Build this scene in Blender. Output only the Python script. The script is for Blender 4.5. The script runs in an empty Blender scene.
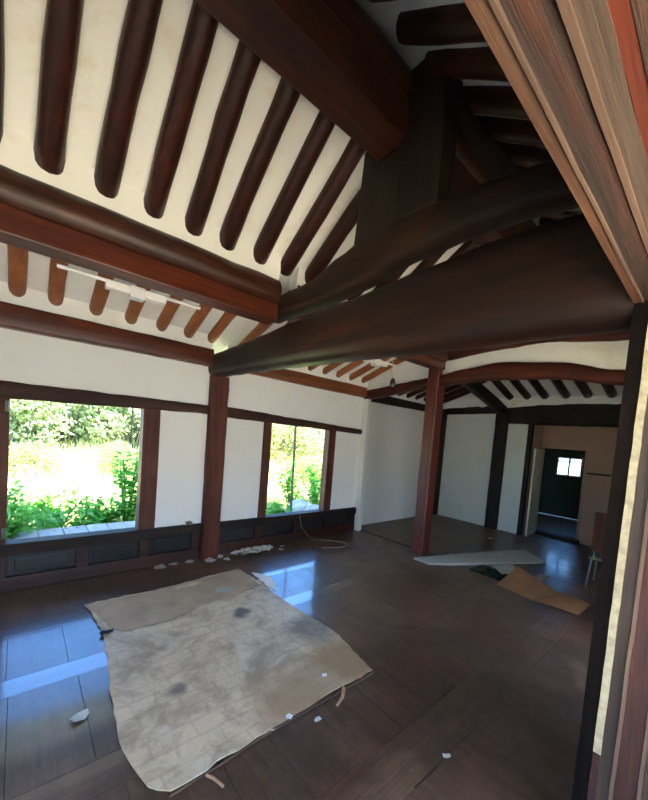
import bpy, bmesh, math, random
from mathutils import Vector, Matrix
random.seed(7)
S = bpy.context.scene
COL = S.collection
U = random.uniform

# ------------------------------------------------------------------ materials
def newmat(name):
    m = bpy.data.materials.new(name); m.use_nodes = True
    nt = m.node_tree
    return m, nt, nt.nodes['Principled BSDF']
def N(nt, kind, **kw):
    n = nt.nodes.new(kind)
    for k, v in kw.items(): setattr(n, k, v)
    return n
def ramp(nt, src, stops):
    r = N(nt, 'ShaderNodeValToRGB'); cr = r.color_ramp
    while len(cr.elements) < len(stops): cr.elements.new(.5)
    for e, (p, c) in zip(cr.elements, stops):
        e.position = p; e.color = (*c, 1) if len(c) == 3 else c
    nt.links.new(src, r.inputs[0]); return r.outputs[0]
def mixc(nt, fac, a, b):
    m = N(nt, 'ShaderNodeMix', data_type='RGBA')
    if isinstance(fac, (int, float)): m.inputs[0].default_value = fac
    else: nt.links.new(fac, m.inputs[0])
    for i, v in ((6, a), (7, b)):
        if isinstance(v, tuple): m.inputs[i].default_value = (*v[:3], 1)
        else: nt.links.new(v, m.inputs[i])
    return m.outputs[2]
def coords(nt, scale, jitter=True):
    tc = N(nt, 'ShaderNodeTexCoord'); mp = N(nt, 'ShaderNodeMapping')
    mp.inputs['Scale'].default_value = scale
    if jitter:
        oi = N(nt, 'ShaderNodeObjectInfo'); ml = N(nt, 'ShaderNodeMath', operation='MULTIPLY'); ml.inputs[1].default_value = 40
        nt.links.new(oi.outputs['Random'], ml.inputs[0]); nt.links.new(ml.outputs[0], mp.inputs['Location'])
    nt.links.new(tc.outputs['Object'], mp.inputs['Vector'])
    return mp.outputs[0]
def noise(nt, vec, scale, detail=5, rough=.6, dist=0):
    n = N(nt, 'ShaderNodeTexNoise'); n.inputs['Scale'].default_value = scale
    n.inputs['Detail'].default_value = detail; n.inputs['Roughness'].default_value = rough; n.inputs['Distortion'].default_value = dist
    nt.links.new(vec, n.inputs['Vector']); return n.outputs[0]
def bump(nt, b, h, s=.3, d=.01):
    n = N(nt, 'ShaderNodeBump'); n.inputs['Strength'].default_value = s; n.inputs['Distance'].default_value = d
    nt.links.new(h, n.inputs['Height']); nt.links.new(n.outputs[0], b.inputs['Normal'])
def wood(name, dark, mid, light, axis='x', rough=.4, streak=22, bstr=.35, spec=.5):
    m, nt, b = newmat(name)
    sc = {'x': (.9, streak, streak), 'y': (streak, .9, streak), 'z': (streak, streak, .9)}[axis]
    g = noise(nt, coords(nt, sc), 1.0, 7, .72, .5)
    big = noise(nt, coords(nt, tuple(max(1.2, s * .12) for s in sc)), 1.3, 4)
    c = ramp(nt, g, [(.28, dark), (.5, mid), (.75, light)])
    c2 = mixc(nt, ramp(nt, big, [(.35, (0, 0, 0)), (.7, (.75, .75, .75))]), c, dark)
    nt.links.new(c2, b.inputs['Base Color'])
    rr = N(nt, 'ShaderNodeMapRange'); rr.inputs[3].default_value = max(.05, rough - .1); rr.inputs[4].default_value = min(1, rough + .2)
    nt.links.new(big, rr.inputs[0]); nt.links.new(rr.outputs[0], b.inputs['Roughness'])
    b.inputs['Specular IOR Level'].default_value = spec
    bump(nt, b, g, bstr, .006)
    return m
def plain(name, col, rough=.6, metal=0, var=.12, scale=6, bstr=.1):
    m, nt, b = newmat(name)
    v = coords(nt, (1, 1, 1)); g = noise(nt, v, scale, 5)
    d = tuple(x * (1 - var * 2) for x in col)
    nt.links.new(ramp(nt, g, [(.3, d), (.65, col)]), b.inputs['Base Color'])
    b.inputs['Roughness'].default_value = rough; b.inputs['Metallic'].default_value = metal
    bump(nt, b, g, bstr, .004)
    return m
def plaster(name, col, stain=(.62, .52, .34), amt=.35, rough=.85):
    m, nt, b = newmat(name)
    v = coords(nt, (1, 1, 1), False)
    soft = noise(nt, v, .9, 4); spots = noise(nt, v, 2.6, 7, .7, .4); fine = noise(nt, v, 45, 3)
    c = mixc(nt, ramp(nt, soft, [(.3, (0, 0, 0)), (.8, (.35, .35, .35))]), col, tuple(x * .84 for x in col))
    c = mixc(nt, ramp(nt, spots, [(.53, (0, 0, 0)), (.72, (amt,) * 3)]), c, stain)
    nt.links.new(c, b.inputs['Base Color']); b.inputs['Roughness'].default_value = rough
    bump(nt, b, noise(nt, v, 9, 6), .25, .012)
    return m

W_RAFT = wood('dark_rafter_wood', (.010, .003, .002), (.036, .0085, .004), (.085, .020, .008), 'y', .33, spec=0.35)
W_RAFTX = wood('dark_rafter_wood_along_x', (.010, .003, .002), (.036, .0085, .004), (.085, .020, .008), 'x', .33, spec=0.35)
W_ORANGE = wood('orange_rafter_wood', (.20, .06, .016), (.33, .105, .026), (.46, .17, .05), 'y', .45)
W_PURLIN = wood('purlin_wood', (.03, .008, .004), (.10, .022, .008), (.24, .055, .014), 'x', .3)
W_RED = wood('red_brown_beam_wood', (.028, .006, .003), (.10, .020, .008), (.23, .052, .016), 'x', .3)
W_RIDGE = wood('ridge_wood', (.014, .005, .003), (.060, .017, .008), (.15, .045, .018), 'x', .35, spec=0.4)
W_BEAM = wood('cross_beam_wood', (.005, .002, .0015), (.019, .006, .003), (.085, .019, .007), 'y', .4, 16, spec=0.35)
W_TIE = wood('tie_beam_wood', (.025, .007, .004), (.075, .016, .008), (.14, .03, .012), 'y', .45, 16, spec=0.3)
W_POST = wood('post_wood', (.035, .009, .005), (.105, .023, .011), (.20, .05, .022), 'z', .5, 18, .5, spec=0.3)
W_RAIL = wood('rail_wood', (.02, .008, .005), (.05, .017, .011), (.11, .04, .024), 'x', .55, 20, .5, spec=0.3)
W_STILE = wood('stile_wood', (.04, .013, .008), (.10, .030, .016), (.18, .06, .03), 'z', .55, 20, .5, spec=0.3)
W_DARK = wood('old_dark_wood', (.008, .005, .0035), (.020, .011, .007), (.05, .026, .015), 'x', .55, 18, spec=0.25)
W_DARKZ = wood('old_dark_wood_upright', (.010, .007, .005), (.022, .014, .010), (.05, .03, .018), 'z', .5, 18, spec=0.25)
W_PANEL = wood('wainscot_panel_wood', (.006, .006, .006), (.014, .014, .013), (.035, .034, .03), 'x', .3, 24, spec=0.35)
W_WAIN = wood('wainscot_frame_wood', (.012, .004, .003), (.036, .010, .006), (.10, .026, .013), 'x', .38, 20, spec=0.35)
F_ORANGE = wood('weathered_orange_wood', (0.0176, 0.0080, 0.0048), (0.1040, 0.0360, 0.0152), (0.2000, 0.1000, 0.0520), 'x', .65, 40, .9)
F_BROWN = wood('weathered_brown_wood', (0.0096, 0.0056, 0.0040), (0.0368, 0.0168, 0.0112), (0.1520, 0.0360, 0.0176), 'x', .65, 30, .9)
F_GREY = wood('weathered_grey_wood', (0.0360, 0.0224, 0.0160), (0.0880, 0.0560, 0.0400), (0.1680, 0.1160, 0.0840), 'x', .6, 24, .6)
F_PALE = wood('pale_moulding_wood', (0.0560, 0.0320, 0.0208), (0.1320, 0.0760, 0.0496), (0.2320, 0.1480, 0.1000), 'x', .65, 40, .5)
F_RED = wood('red_orange_wood', (.06, .008, .003), (.15, .024, .006), (.30, .08, .02), 'x', .5, 20)
J_BROWN = wood('jamb_brown_wood', (.012, .008, .005), (.048, .027, .016), (.11, .058, .032), 'z', .6, 24, .7)
J_PALE = wood('jamb_moulding_wood', (0.0720, 0.0384, 0.0240), (0.1600, 0.0920, 0.0560), (0.2480, 0.1600, 0.1040), 'z', .6, 30, .5)
J_RED = wood('jamb_red_wood', (0.0200, 0.0056, 0.0032), (0.0600, 0.0144, 0.0080), (0.1360, 0.0400, 0.0208), 'z', .55, 20, .6)
BLACKW = wood('near_black_wood', (.004, .003, .003), (.008, .006, .005), (.02, .013, .010), 'z', .8, 20, .4, .05)  # near-black dull wood for the inner jamb strip
W_DECK = wood('grey_deck_wood', (.30, .29, .29), (.46, .45, .45), (.58, .57, .57), 'y', .75, 20)
PLASTER = plaster('white_plaster', (.80, .80, .76), amt=.12)
PLASTER_C = plaster('ceiling_plaster', (.81, .82, .77), amt=.55)
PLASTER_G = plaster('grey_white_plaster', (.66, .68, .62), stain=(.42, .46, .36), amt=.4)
PINK = plaster('pinkish_plaster', (.42, .26, .18), stain=(.25, .15, .1), amt=.4)
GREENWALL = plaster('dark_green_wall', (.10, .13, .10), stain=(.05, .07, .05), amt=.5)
WHITE = plain('white_plastic', (.85, .85, .82), .4)
CREAM = plain('cream_flaking_paint', (.50, .42, .25), .75, 0, .22, 28, .6)
PAPER = plain('white_paper', (.84, .84, .82), .8, 0, .06, 14)
CARD = plain('brown_cardboard', (.46, .25, .12), .75, 0, .10, 8)
CARD2 = plain('tan_cardboard', (.42, .31, .20), .8, 0, .16, 4)
FOAM = plain('foam_board', (.36, .36, .30), .8, 0, .06, 10)
GREENP = plain('dark_green_plastic', (.015, .05, .025), .25, 0, .2, 10)
BLACK = plain('black_plastic', (.012, .012, .012), .4)
BRASS = plain('brass', (.75, .48, .12), .35, .6)
STEEL = plain('grey_steel', (.20, .20, .18), .5, .5)
WIRE = plain('tan_wire', (.55, .45, .30), .6)
STICKM = plain('peeled_strip', (.42, .25, .14), .7, 0, .2, 20)
DOORW = plain('cream_door_paint', (.62, .56, .44), .45, 0, .08, 3)
LINO = plain('olive_linoleum', (.13, .095, .06), .5, 0, .2, 3)
GAPM = plain('floor_gap_dark', (.012, .009, .007), .8)
ROCK = plain('pale_rock', (.52, .52, .50), .9, 0, .2, 5, .6)
CONC = plain('pale_concrete', (.50, .52, .55), .85, 0, .1, 4)
SOIL = plain('pale_dry_soil', (.52, .50, .32), .95, 0, .2, 1.5, .5)
YARD = plain('sunlit_yard_soil', (.56, .49, .37), .95, 0, .10, 1.0, .4)
ROOFM = plain('grey_roof_tiles', (.08, .08, .085), .8)
BARK = plain('grey_bark', (.14, .11, .08), .9, 0, .25, 12, .6)

def floor_mat():
    m, nt, b = newmat('varnished_floor_boards')
    at = N(nt, 'ShaderNodeAttribute', attribute_name='board')
    at.attribute_type = 'GEOMETRY'
    tc = N(nt, 'ShaderNodeTexCoord')
    sep = N(nt, 'ShaderNodeSeparateColor'); nt.links.new(at.outputs['Color'], sep.inputs[0])
    # grain direction per board: r = random, g = 1 when the board runs along x
    mx = N(nt, 'ShaderNodeMapping'); mx.inputs['Scale'].default_value = (1.2, 26, 1)
    my = N(nt, 'ShaderNodeMapping'); my.inputs['Scale'].default_value = (26, 1.2, 1)
    for mm in (mx, my): nt.links.new(tc.outputs['Object'], mm.inputs['Vector'])
    mv = N(nt, 'ShaderNodeMix', data_type='VECTOR'); nt.links.new(sep.outputs[1], mv.inputs[0])
    nt.links.new(my.outputs[0], mv.inputs[4]); nt.links.new(mx.outputs[0], mv.inputs[5])
    ad = N(nt, 'ShaderNodeVectorMath', operation='ADD'); cx = N(nt, 'ShaderNodeCombineXYZ')
    ml = N(nt, 'ShaderNodeMath', operation='MULTIPLY'); ml.inputs[1].default_value = 60
    nt.links.new(sep.outputs[0], ml.inputs[0]); nt.links.new(ml.outputs[0], cx.inputs[2])
    nt.links.new(mv.outputs[1], ad.inputs[0]); nt.links.new(cx.outputs[0], ad.inputs[1])
    g = noise(nt, ad.outputs[0], 1, 6, .65)
    c = ramp(nt, g, [(.22, (.028, .014, .008)), (.5, (.066, .034, .019)), (.8, (.125, .066, .038))])
    tone = ramp(nt, sep.outputs[0], [(0, (.85, .84, .84)), (1, (1.12, 1.06, 1.03))])
    mu = N(nt, 'ShaderNodeMix', data_type='RGBA', blend_type='MULTIPLY'); mu.inputs[0].default_value = 1
    nt.links.new(c, mu.inputs[6]); nt.links.new(tone, mu.inputs[7])
    dirt = noise(nt, tc.outputs['Object'], 1.1, 8, .72, .6)
    dust = noise(nt, tc.outputs['Object'], 5.5, 8, .75, .3)
    c2 = mixc(nt, ramp(nt, dust, [(.48, (0, 0, 0)), (.80, (.45, .45, .45))]), mu.outputs[2], (.21, .115, .080))
    c2 = mixc(nt, ramp(nt, dirt, [(.36, (.6, .6, .6)), (.62, (0, 0, 0))]), c2, (.020, .015, .012))
    worn = noise(nt, tc.outputs['Object'], .85, 9, .68, .3); scuff = noise(nt, ad.outputs[0], 2.4, 6, .8, .6)
    wmx = N(nt, 'ShaderNodeMath', operation='MULTIPLY'); nt.links.new(ramp(nt, worn, [(.46, (0, 0, 0)), (.66, (1, 1, 1))]), wmx.inputs[0]); nt.links.new(ramp(nt, scuff, [(.40, (.15, .15, .15)), (.70, (.8, .8, .8))]), wmx.inputs[1])
    c2 = mixc(nt, wmx.outputs[0], c2, (.22, .125, .08))
    nt.links.new(c2, b.inputs['Base Color'])
    rr = N(nt, 'ShaderNodeMapRange'); rr.inputs[1].default_value = .35; rr.inputs[2].default_value = .75
    rr.inputs[3].default_value = .28; rr.inputs[4].default_value = .5
    nt.links.new(dust, rr.inputs[0]); nt.links.new(rr.outputs[0], b.inputs['Roughness'])
    b.inputs['Specular IOR Level'].default_value = .4
    cw = N(nt, 'ShaderNodeMapRange'); cw.inputs[1].default_value = 0; cw.inputs[2].default_value = 1; cw.inputs[3].default_value = .45; cw.inputs[4].default_value = 1
    nt.links.new(sep.outputs[1], cw.inputs[0])
    sx = N(nt, 'ShaderNodeSeparateXYZ'); nt.links.new(tc.outputs['Object'], sx.inputs[0])
    wr = N(nt, 'ShaderNodeMapRange'); wr.interpolation_type = 'SMOOTHSTEP'; wr.inputs[1].default_value = 2.0; wr.inputs[2].default_value = 3.4; wr.inputs[3].default_value = 1; wr.inputs[4].default_value = .3
    nt.links.new(sx.outputs[0], wr.inputs[0])
    wm = N(nt, 'ShaderNodeMath', operation='MULTIPLY'); nt.links.new(cw.outputs[0], wm.inputs[0]); nt.links.new(wr.outputs[0], wm.inputs[1])
    nt.links.new(wm.outputs[0], b.inputs['Coat Weight'])
    b.inputs['Coat Roughness'].default_value = .10; b.inputs['Coat IOR'].default_value = 1.75
    bump(nt, b, g, .08, .003)
    return m
FLOORM = floor_mat()

def mat_mat():
    m, nt, b = newmat('stained_old_floor_paper')
    tc = N(nt, 'ShaderNodeTexCoord'); v = tc.outputs['Object']
    br = N(nt, 'ShaderNodeTexBrick'); br.inputs['Scale'].default_value = 2.5; br.offset = .5
    br.inputs['Mortar Size'].default_value = .03; br.inputs['Mortar Smooth'].default_value = 1.0
    br.inputs['Color1'].default_value = (.60, .475, .32, 1); br.inputs['Color2'].default_value = (.55, .43, .285, 1); br.inputs['Mortar'].default_value = (.48, .37, .24, 1)
    wob = N(nt, 'ShaderNodeMix', data_type='VECTOR'); wob.inputs[0].default_value = .06
    nz = N(nt, 'ShaderNodeTexNoise'); nz.inputs['Scale'].default_value = 4; nt.links.new(v, nz.inputs['Vector'])
    nt.links.new(v, wob.inputs[4]); nt.links.new(nz.outputs[1], wob.inputs[5]); nt.links.new(wob.outputs[1], br.inputs['Vector'])
    s1 = noise(nt, v, 1.6, 8, .7, .8); s2 = noise(nt, v, 4.5, 8, .75, .5); s3 = noise(nt, v, 2.4, 6, .7, .4)
    c = mixc(nt, ramp(nt, s2, [(.47, (0, 0, 0)), (.68, (.75, .75, .75))]), br.outputs[0], (.21, .14, .08))
    c = mixc(nt, ramp(nt, s1, [(.47, (0, 0, 0)), (.62, (.85, .85, .85))]), c, (.27, .195, .12))
    c = mixc(nt, ramp(nt, s3, [(.52, (0, 0, 0)), (.66, (.7, .7, .7))]), c, (.64, .55, .42))
    # brown water stain along the near long edge and round the far right corner
    def spot(x, y, r, col, cin, amt):
        d = N(nt, 'ShaderNodeVectorMath', operation='DISTANCE'); d.inputs[1].default_value = (x, y, 0)
        pw = N(nt, 'ShaderNodeVectorMath', operation='ADD')
        sc_ = N(nt, 'ShaderNodeVectorMath', operation='SCALE'); sc_.inputs['Scale'].default_value = .25
        sb = N(nt, 'ShaderNodeVectorMath', operation='SUBTRACT'); sb.inputs[1].default_value = (.5, .5, .5)
        nt.links.new(nz.outputs[1], sb.inputs[0]); nt.links.new(sb.outputs[0], sc_.inputs[0])
        nt.links.new(v, pw.inputs[0]); nt.links.new(sc_.outputs[0], pw.inputs[1])
        sp = N(nt, 'ShaderNodeVectorMath', operation='MULTIPLY'); sp.inputs[1].default_value = (1, 1, 0)
        nt.links.new(pw.outputs[0], sp.inputs[0]); nt.links.new(sp.outputs[0], d.inputs[0])
        return mixc(nt, ramp(nt, d.outputs[1], [(r * .35, (amt,) * 3), (r, (0, 0, 0))]), cin, col)
    c = spot(.62, -.78, .42, (.26, .15, .06), c, .85)
    c = spot(.10, -.86, .35, (.28, .17, .08), c, .8)
    c = spot(.66, -.30, .26, (.07, .06, .05), c, .7)
    c = spot(.30, .20, .09, (.06, .05, .045), c, .85)
    c = spot(-.45, -.42, .08, (.06, .05, .045), c, .7)
    nt.links.new(c, b.inputs['Base Color']); b.inputs['Roughness'].default_value = .55
    bump(nt, b, s2, .35, .01)
    return m
MATM = mat_mat()

def leafmat(name, a, bcol, trans=.45):
    m, nt, b = newmat(name)
    tc = N(nt, 'ShaderNodeTexCoord'); n = noise(nt, tc.outputs['Object'], 3.5, 3)
    at = N(nt, 'ShaderNodeAttribute', attribute_name='leaf'); 
    c = ramp(nt, at.outputs['Fac'], [(0, a), (1, bcol)])
    nt.links.new(c, b.inputs['Base Color']); b.inputs['Roughness'].default_value = .5
    t = N(nt, 'ShaderNodeBsdfTranslucent'); nt.links.new(c, t.inputs[0])
    mx = N(nt, 'ShaderNodeMixShader'); mx.inputs[0].default_value = trans
    nt.links.new(b.outputs[0], mx.inputs[1]); nt.links.new(t.outputs[0], mx.inputs[2])
    nt.links.new(mx.outputs[0], nt.nodes['Material Output'].inputs[0])
    return m
L_WEED = leafmat('fresh_green_leaf', (.09, .34, .045), (.26, .56, .09))
L_BUSH = leafmat('grey_green_leaf', (.28, .38, .18), (.56, .62, .38))
L_OLIVE = leafmat('olive_green_leaf', (.26, .30, .10), (.45, .46, .20))
L_GRASS = leafmat('pale_dry_grass', (.42, .52, .18), (.75, .74, .42), .4)
gm, gnt, gb = newmat('window_glass')
gb.inputs['Base Color'].default_value = (.95, .97, .97, 1); gb.inputs['Roughness'].default_value = .02
gb.inputs['Transmission Weight'].default_value = 1; gb.inputs['IOR'].default_value = 1.05
GLASS = gm

# ------------------------------------------------------------------ mesh helper
class MB:
    def __init__(s): s.bm = bmesh.new(); s.smooth = False
    def box(s, x0, x1, y0, y1, z0, z1, bev=.006, jit=0):
        b2 = bmesh.new()
        bmesh.ops.create_cube(b2, size=1)
        for v in b2.verts:
            v.co = Vector((x0 if v.co.x < 0 else x1, y0 if v.co.y < 0 else y1, z0 if v.co.z < 0 else z1)) + Vector((U(-jit, jit), U(-jit, jit), U(-jit, jit)))
        if bev: bmesh.ops.bevel(b2, geom=list(b2.edges), offset=bev, segments=2, affect='EDGES', profile=.6)
        return s.merge(b2)
    def merge(s, b2, M=None):
        me = bpy.data.meshes.new('t'); b2.to_mesh(me); b2.free()
        if M: me.transform(M)
        s.bm.from_mesh(me); bpy.data.meshes.remove(me); return s
    def loft(s, secs, cap=True):
        rings = [[s.bm.verts.new(p) for p in sec] for sec in secs]
        n = len(rings[0])
        for a, b in zip(rings, rings[1:]):
            for i in range(n):
                s.bm.faces.new((a[i], a[(i + 1) % n], b[(i + 1) % n], b[i]))
        if cap: s.bm.faces.new(rings[0][::-1]); s.bm.faces.new(rings[-1])
        return s
    def tube(s, pts, rad, n=10, blunt=.25, squash=1):
        pts = [Vector(p) for p in pts]; rs = rad if isinstance(rad, (list, tuple)) else [rad] * len(pts)
        secs = []
        L = list(zip(pts, rs))
        if blunt:
            d0 = (pts[0] - pts[1]).normalized(); d1 = (pts[-1] - pts[-2]).normalized()
            L = [(pts[0] + d0 * rs[0] * blunt, rs[0] * .7)] + L + [(pts[-1] + d1 * rs[-1] * blunt, rs[-1] * .7)]
        P = [p for p, r in L]
        up = Vector((0, 0, 1))
        for i, (p, r) in enumerate(L):
            t = (P[min(i + 1, len(P) - 1)] - P[max(i - 1, 0)]).normalized()
            u = t.cross(up)
            if u.length < 1e-3: u = t.cross(Vector((0, 1, 0)))
            u.normalize(); w = u.cross(t)
            secs.append([p + u * (r * math.cos(2 * math.pi * k / n)) + w * (r * squash * math.sin(2 * math.pi * k / n)) for k in range(n)])
        s.smooth = True
        return s.loft(secs)
    def prism(s, poly, lo, hi, axis='z'):
        f = {'z': lambda a, b, c: (a, b, c), 'x': lambda a, b, c: (c, a, b), 'y': lambda a, b, c: (a, c, b)}[axis]
        return s.loft([[f(a, b, lo) for a, b in poly], [f(a, b, hi) for a, b in poly]])
    def build(s, name, mats, parent=None, smooth=None, origin='base'):
        bm = s.bm
        bmesh.ops.recalc_face_normals(bm, faces=bm.faces)
        xs = [v.co for v in bm.verts]
        lo = Vector((min(v.x for v in xs), min(v.y for v in xs), min(v.z for v in xs))); hi = Vector((max(v.x for v in xs), max(v.y for v in xs), max(v.z for v in xs)))
        c = Vector(((lo.x + hi.x) / 2, (lo.y + hi.y) / 2, lo.z)) if origin == 'base' else Vector(origin)
        for v in bm.verts: v.co -= c
        me = bpy.data.meshes.new(name); bm.to_mesh(me); bm.free()
        for m in (mats if isinstance(mats, (list, tuple)) else [mats]): me.materials.append(m)
        if smooth or (smooth is None and s.smooth):
            me.shade_smooth()
            try: me.set_sharp_from_angle(angle=math.radians(42))
            except Exception: pass
        o = bpy.data.objects.new(name, me); COL.objects.link(o)
        if parent: o.parent = parent; o.location = c - Vector(parent.location)
        else: o.location = c
        return o
def tag(o, label=None, cat=None, group=None, kind=None):
    if label: o['label'] = label
    if cat: o['category'] = cat
    if group: o['group'] = group
    if kind: o['kind'] = kind
    return o
def empty(name, loc, label, cat, group=None, kind=None):
    o = bpy.data.objects.new(name, None); COL.objects.link(o); o.location = loc; o.empty_display_size = .1
    return tag(o, label, cat, group, kind)
ORD = ['first', 'second', 'third', 'fourth', 'fifth', 'sixth', 'seventh', 'eighth', 'ninth', 'tenth', 'eleventh', 'twelfth', 'thirteenth', 'fourteenth', 'fifteenth', 'sixteenth', 'seventeenth', 'eighteenth', 'nineteenth', 'twentieth']

def curve(keys, t):                       # smooth interpolation through (t, value...) keys
    ks = sorted(keys)
    if t <= ks[0][0]: return ks[0][1:]
    for a, b in zip(ks, ks[1:]):
        if t <= b[0]:
            u = (t - a[0]) / (b[0] - a[0]); u = u * u * (3 - 2 * u) * .5 + u * .5
            return tuple(p + (q - p) * u for p, q in zip(a[1:], b[1:]))
    return ks[-1][1:]
def beam_section(c, w, zb, zt, n=20, e=4.0):   # rounded rectangle across x
    out = []
    for k in range(n):
        a = 2 * math.pi * k / n
        ca, sa = math.cos(a), math.sin(a)
        out.append((c + w / 2 * math.copysign(abs(ca) ** (2 / e), ca), (zb + zt) / 2 + (zt - zb) / 2 * math.copysign(abs(sa) ** (2 / e), sa)))
    return out
def beam_along_y(name, y0, y1, keys, mat, steps=26, e=4.0, wob=.004):
    """keys: (y, x centre, width, z bottom, z top)"""
    mb = MB(); secs = []
    for i in range(steps + 1):
        y = y0 + (y1 - y0) * i / steps
        xc, w, zb, zt = curve(keys, y)
        xc += U(-wob, wob); zb += U(-wob, wob); zt += U(-wob, wob)
        secs.append([(a, y, b) for a, b in beam_section(xc, w, zb, zt, 20, e)])
    mb.loft(secs); mb.smooth = True
    return mb.build(name, mat)
def beam_along_x(name, x0, x1, keys, mat, steps=22, e=5.0, wob=.003):
    """keys: (x, y centre, width, z bottom, z top)"""
    mb = MB(); secs = []
    for i in range(steps + 1):
        x = x0 + (x1 - x0) * i / steps
        yc, w, zb, zt = curve(keys, x)
        yc += U(-wob, wob); zb += U(-wob, wob); zt += U(-wob, wob)
        secs.append([(x, a, b) for a, b in beam_section(yc, w, zb, zt, 20, e)])
    mb.loft(secs); mb.smooth = True
    return mb.build(name, mat)

# ------------------------------------------------------------------ FLOOR
def build_floor():
    bm = bmesh.new(); lay = bm.loops.layers.color.new('board')
    def board(x0, x1, y0, y1, alongx):
        g = .0008; z = [U(-.0012, .0012) for _ in range(4)]
        top = [(x0 + g, y0 + g, z[0]), (x1 - g, y0 + g, z[1]), (x1 - g, y1 - g, z[2]), (x0 + g, y1 - g, z[3])]
        b = .0007
        ins = [(x0 + g + b, y0 + g + b, z[0]), (x1 - g - b, y0 + g + b, z[1]), (x1 - g - b, y1 - g - b, z[2]), (x0 + g + b, y1 - g - b, z[3])]
        T = [bm.verts.new(p) for p in ins]; E_ = [bm.verts.new((p[0], p[1], p[2] - .003)) for p in top]; B = [bm.verts.new((p[0], p[1], -.03)) for p in top]
        fs = [bm.faces.new(T)]
        for i in range(4):
            j = (i + 1) % 4
            fs.append(bm.faces.new((E_[i], E_[j], T[j], T[i]))); fs.append(bm.faces.new((B[i], B[j], E_[j], E_[i])))
        c = (random.random(), 1.0 if alongx else 0.0, 0, 1)
        for f in fs:
            for l in f.loops: l[lay] = c
    bands = [(.14, .30), (.80, 1.04), (1.61, 1.80), (2.50, 2.67), (3.18, 3.345), (4.0, 4.42)]
    X0, X1 = -1.3, 7.75
    for y0, y1 in bands:
        xs = [X0]
        while xs[-1] < X1 - 1.2: xs.append(xs[-1] + U(2.3, 2.9))
        xs[-1] = X1
        for a, b in zip(xs, xs[1:]): board(a, b, y0, y1, True)
    for (a0, a1), (b0, b1) in zip(bands, bands[1:]):
        xs = [X0]
        while xs[-1] < X1 - .3: xs.append(xs[-1] + U(.24, .40))
        xs[-1] = X1
        for a, b in zip(xs, xs[1:]): board(a, b, a1, b0, False)
    me = bpy.data.meshes.new('floor'); bm.to_mesh(me); bm.free(); me.materials.append(FLOORM)
    o = bpy.data.objects.new('floor', me); COL.objects.link(o)
    tag(o, 'dark varnished wooden board floor of the hall', None, None, 'structure')
    s = MB(); s.box(-1.4, 7.8, .1, 4.5, -.2, -.018, 0); tag(s.build('floor_base', GAPM), kind='structure', label='dark gaps under the floor boards')
build_floor()
s = MB(); s.box(-1.4, 8, -1.3, .135, -.2, -.004, .004)
tag(s.build('floor_porch', W_DARK), kind='structure', label='wooden porch floor in front of the hall')
s = MB(); s.prism([(4.56, 2.62), (4.60, 4.3), (7.2, 4.3), (7.2, 2.62), (5.9, 2.55)], .0015, .005)
tag(s.build('floor_covering', LINO), 'dull olive brown sheet covering the floor in the corner behind the tall inner post', 'floor covering', kind='structure')

# ------------------------------------------------------------------ ROOF PLANES (plaster underside) 
def rz_low(y): return 2.60 - (y - 3.95) * .345            # axis of the lower rafters
def rz_up(y): return 3.05 + (2.65 - y) * .70              # axis of the upper rafters
def rz_front(y): return rz_up(3.0 - y)                    # mirrored front slope about y = 1.5
def ceiling():
    mb = MB()
    t = .05
    prof = [(5.3, rz_low(5.3)), (2.75, rz_low(2.75)), (2.66, 3.06), (1.5, rz_up(1.5)), (.34, 3.06), (.25, 3.02), (-1.8, 2.33)]
    poly = [(y, z + .015) for y, z in prof] + [(y, z + .015 + t) for y, z in prof[::-1]]
    mb.prism(poly, -1.45, 4.62, 'x')
    # lower back slope over the far bay, hip slope over its end, closing board
    p2 = [(5.3, rz_low(5.3)), (2.75, rz_low(2.75))]
    mb.prism([(y, z + .015) for y, z in p2] + [(y, z + .015 + t) for y, z in p2[::-1]], 4.62, 7.9, 'x')
    hx = [(8.3, 2.20), (5.9, 3.07)]
    mb.prism([(x, z + .015) for x, z in hx] + [(x, z + .015 + t) for x, z in hx[::-1]], -.9, 5.3, 'y')
    mb.box(4.5, 6.0, -.9, 2.9, 3.08, 3.13, 0)
    return tag(mb.build('ceiling', PLASTER_C, origin=(0, 0, 0)), 'white plaster between the roof rafters', kind='structure')
ceiling()
def ceiling_fill():
    mb = MB()
    for x0, x1 in ((-1.3, 1.66), (1.84, 4.42)):
        mb.loft([[(x, 2.78, 2.86), (x, 2.69, 2.875), (x, 2.672, 2.97), (x, 2.65, 3.09), (x, 2.80, 3.06)] for x in [x0 + (x1 - x0) * i / 30 for i in range(31)]])
        mb.loft([[(x, .22, 2.86), (x, .335, 2.875), (x, .365, 2.99), (x, .38, 3.10), (x, .20, 3.06)] for x in (x0, x1)])
    for x0, x1, y in ((-1.3, 1.64, 3.99), (1.86, 4.4, 4.09), (4.6, 7.2, 4.24)):
        z = rz_low(y)
        mb.loft([[(x, y + .08, 2.37), (x, y + .02, 2.37), (x, y - .03, z - .02), (x, y - .06, z + .045), (x, y + .1, z + .03)] for x in (x0, x1)])
    mb.loft([[(7.28, y, 2.40), (7.20, y, 2.40), (7.16, y, 2.60), (7.10, y, 2.67), (7.30, y, 2.64)] for y in (.3, 4.3)])
    return tag(mb.build('ceiling_edge', PLASTER_C), 'plaster filling along the rafter ends', kind='structure')
ceiling_fill()
def roof_top():
    mb = MB(); t = .14
    prof = [(5.35, rz_low(5.3) + .08), (2.75, rz_low(2.75) + .1), (1.5, rz_up(1.5) + .12), (.25, 3.13), (-1.85, 2.42)]
    mb.prism(prof + [(y, z + t) for y, z in prof[::-1]], -1.5, 5.0, 'x')
    return tag(mb.build('roof', ROOFM), 'roof over the hall', kind='structure')
roof_top()

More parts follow.
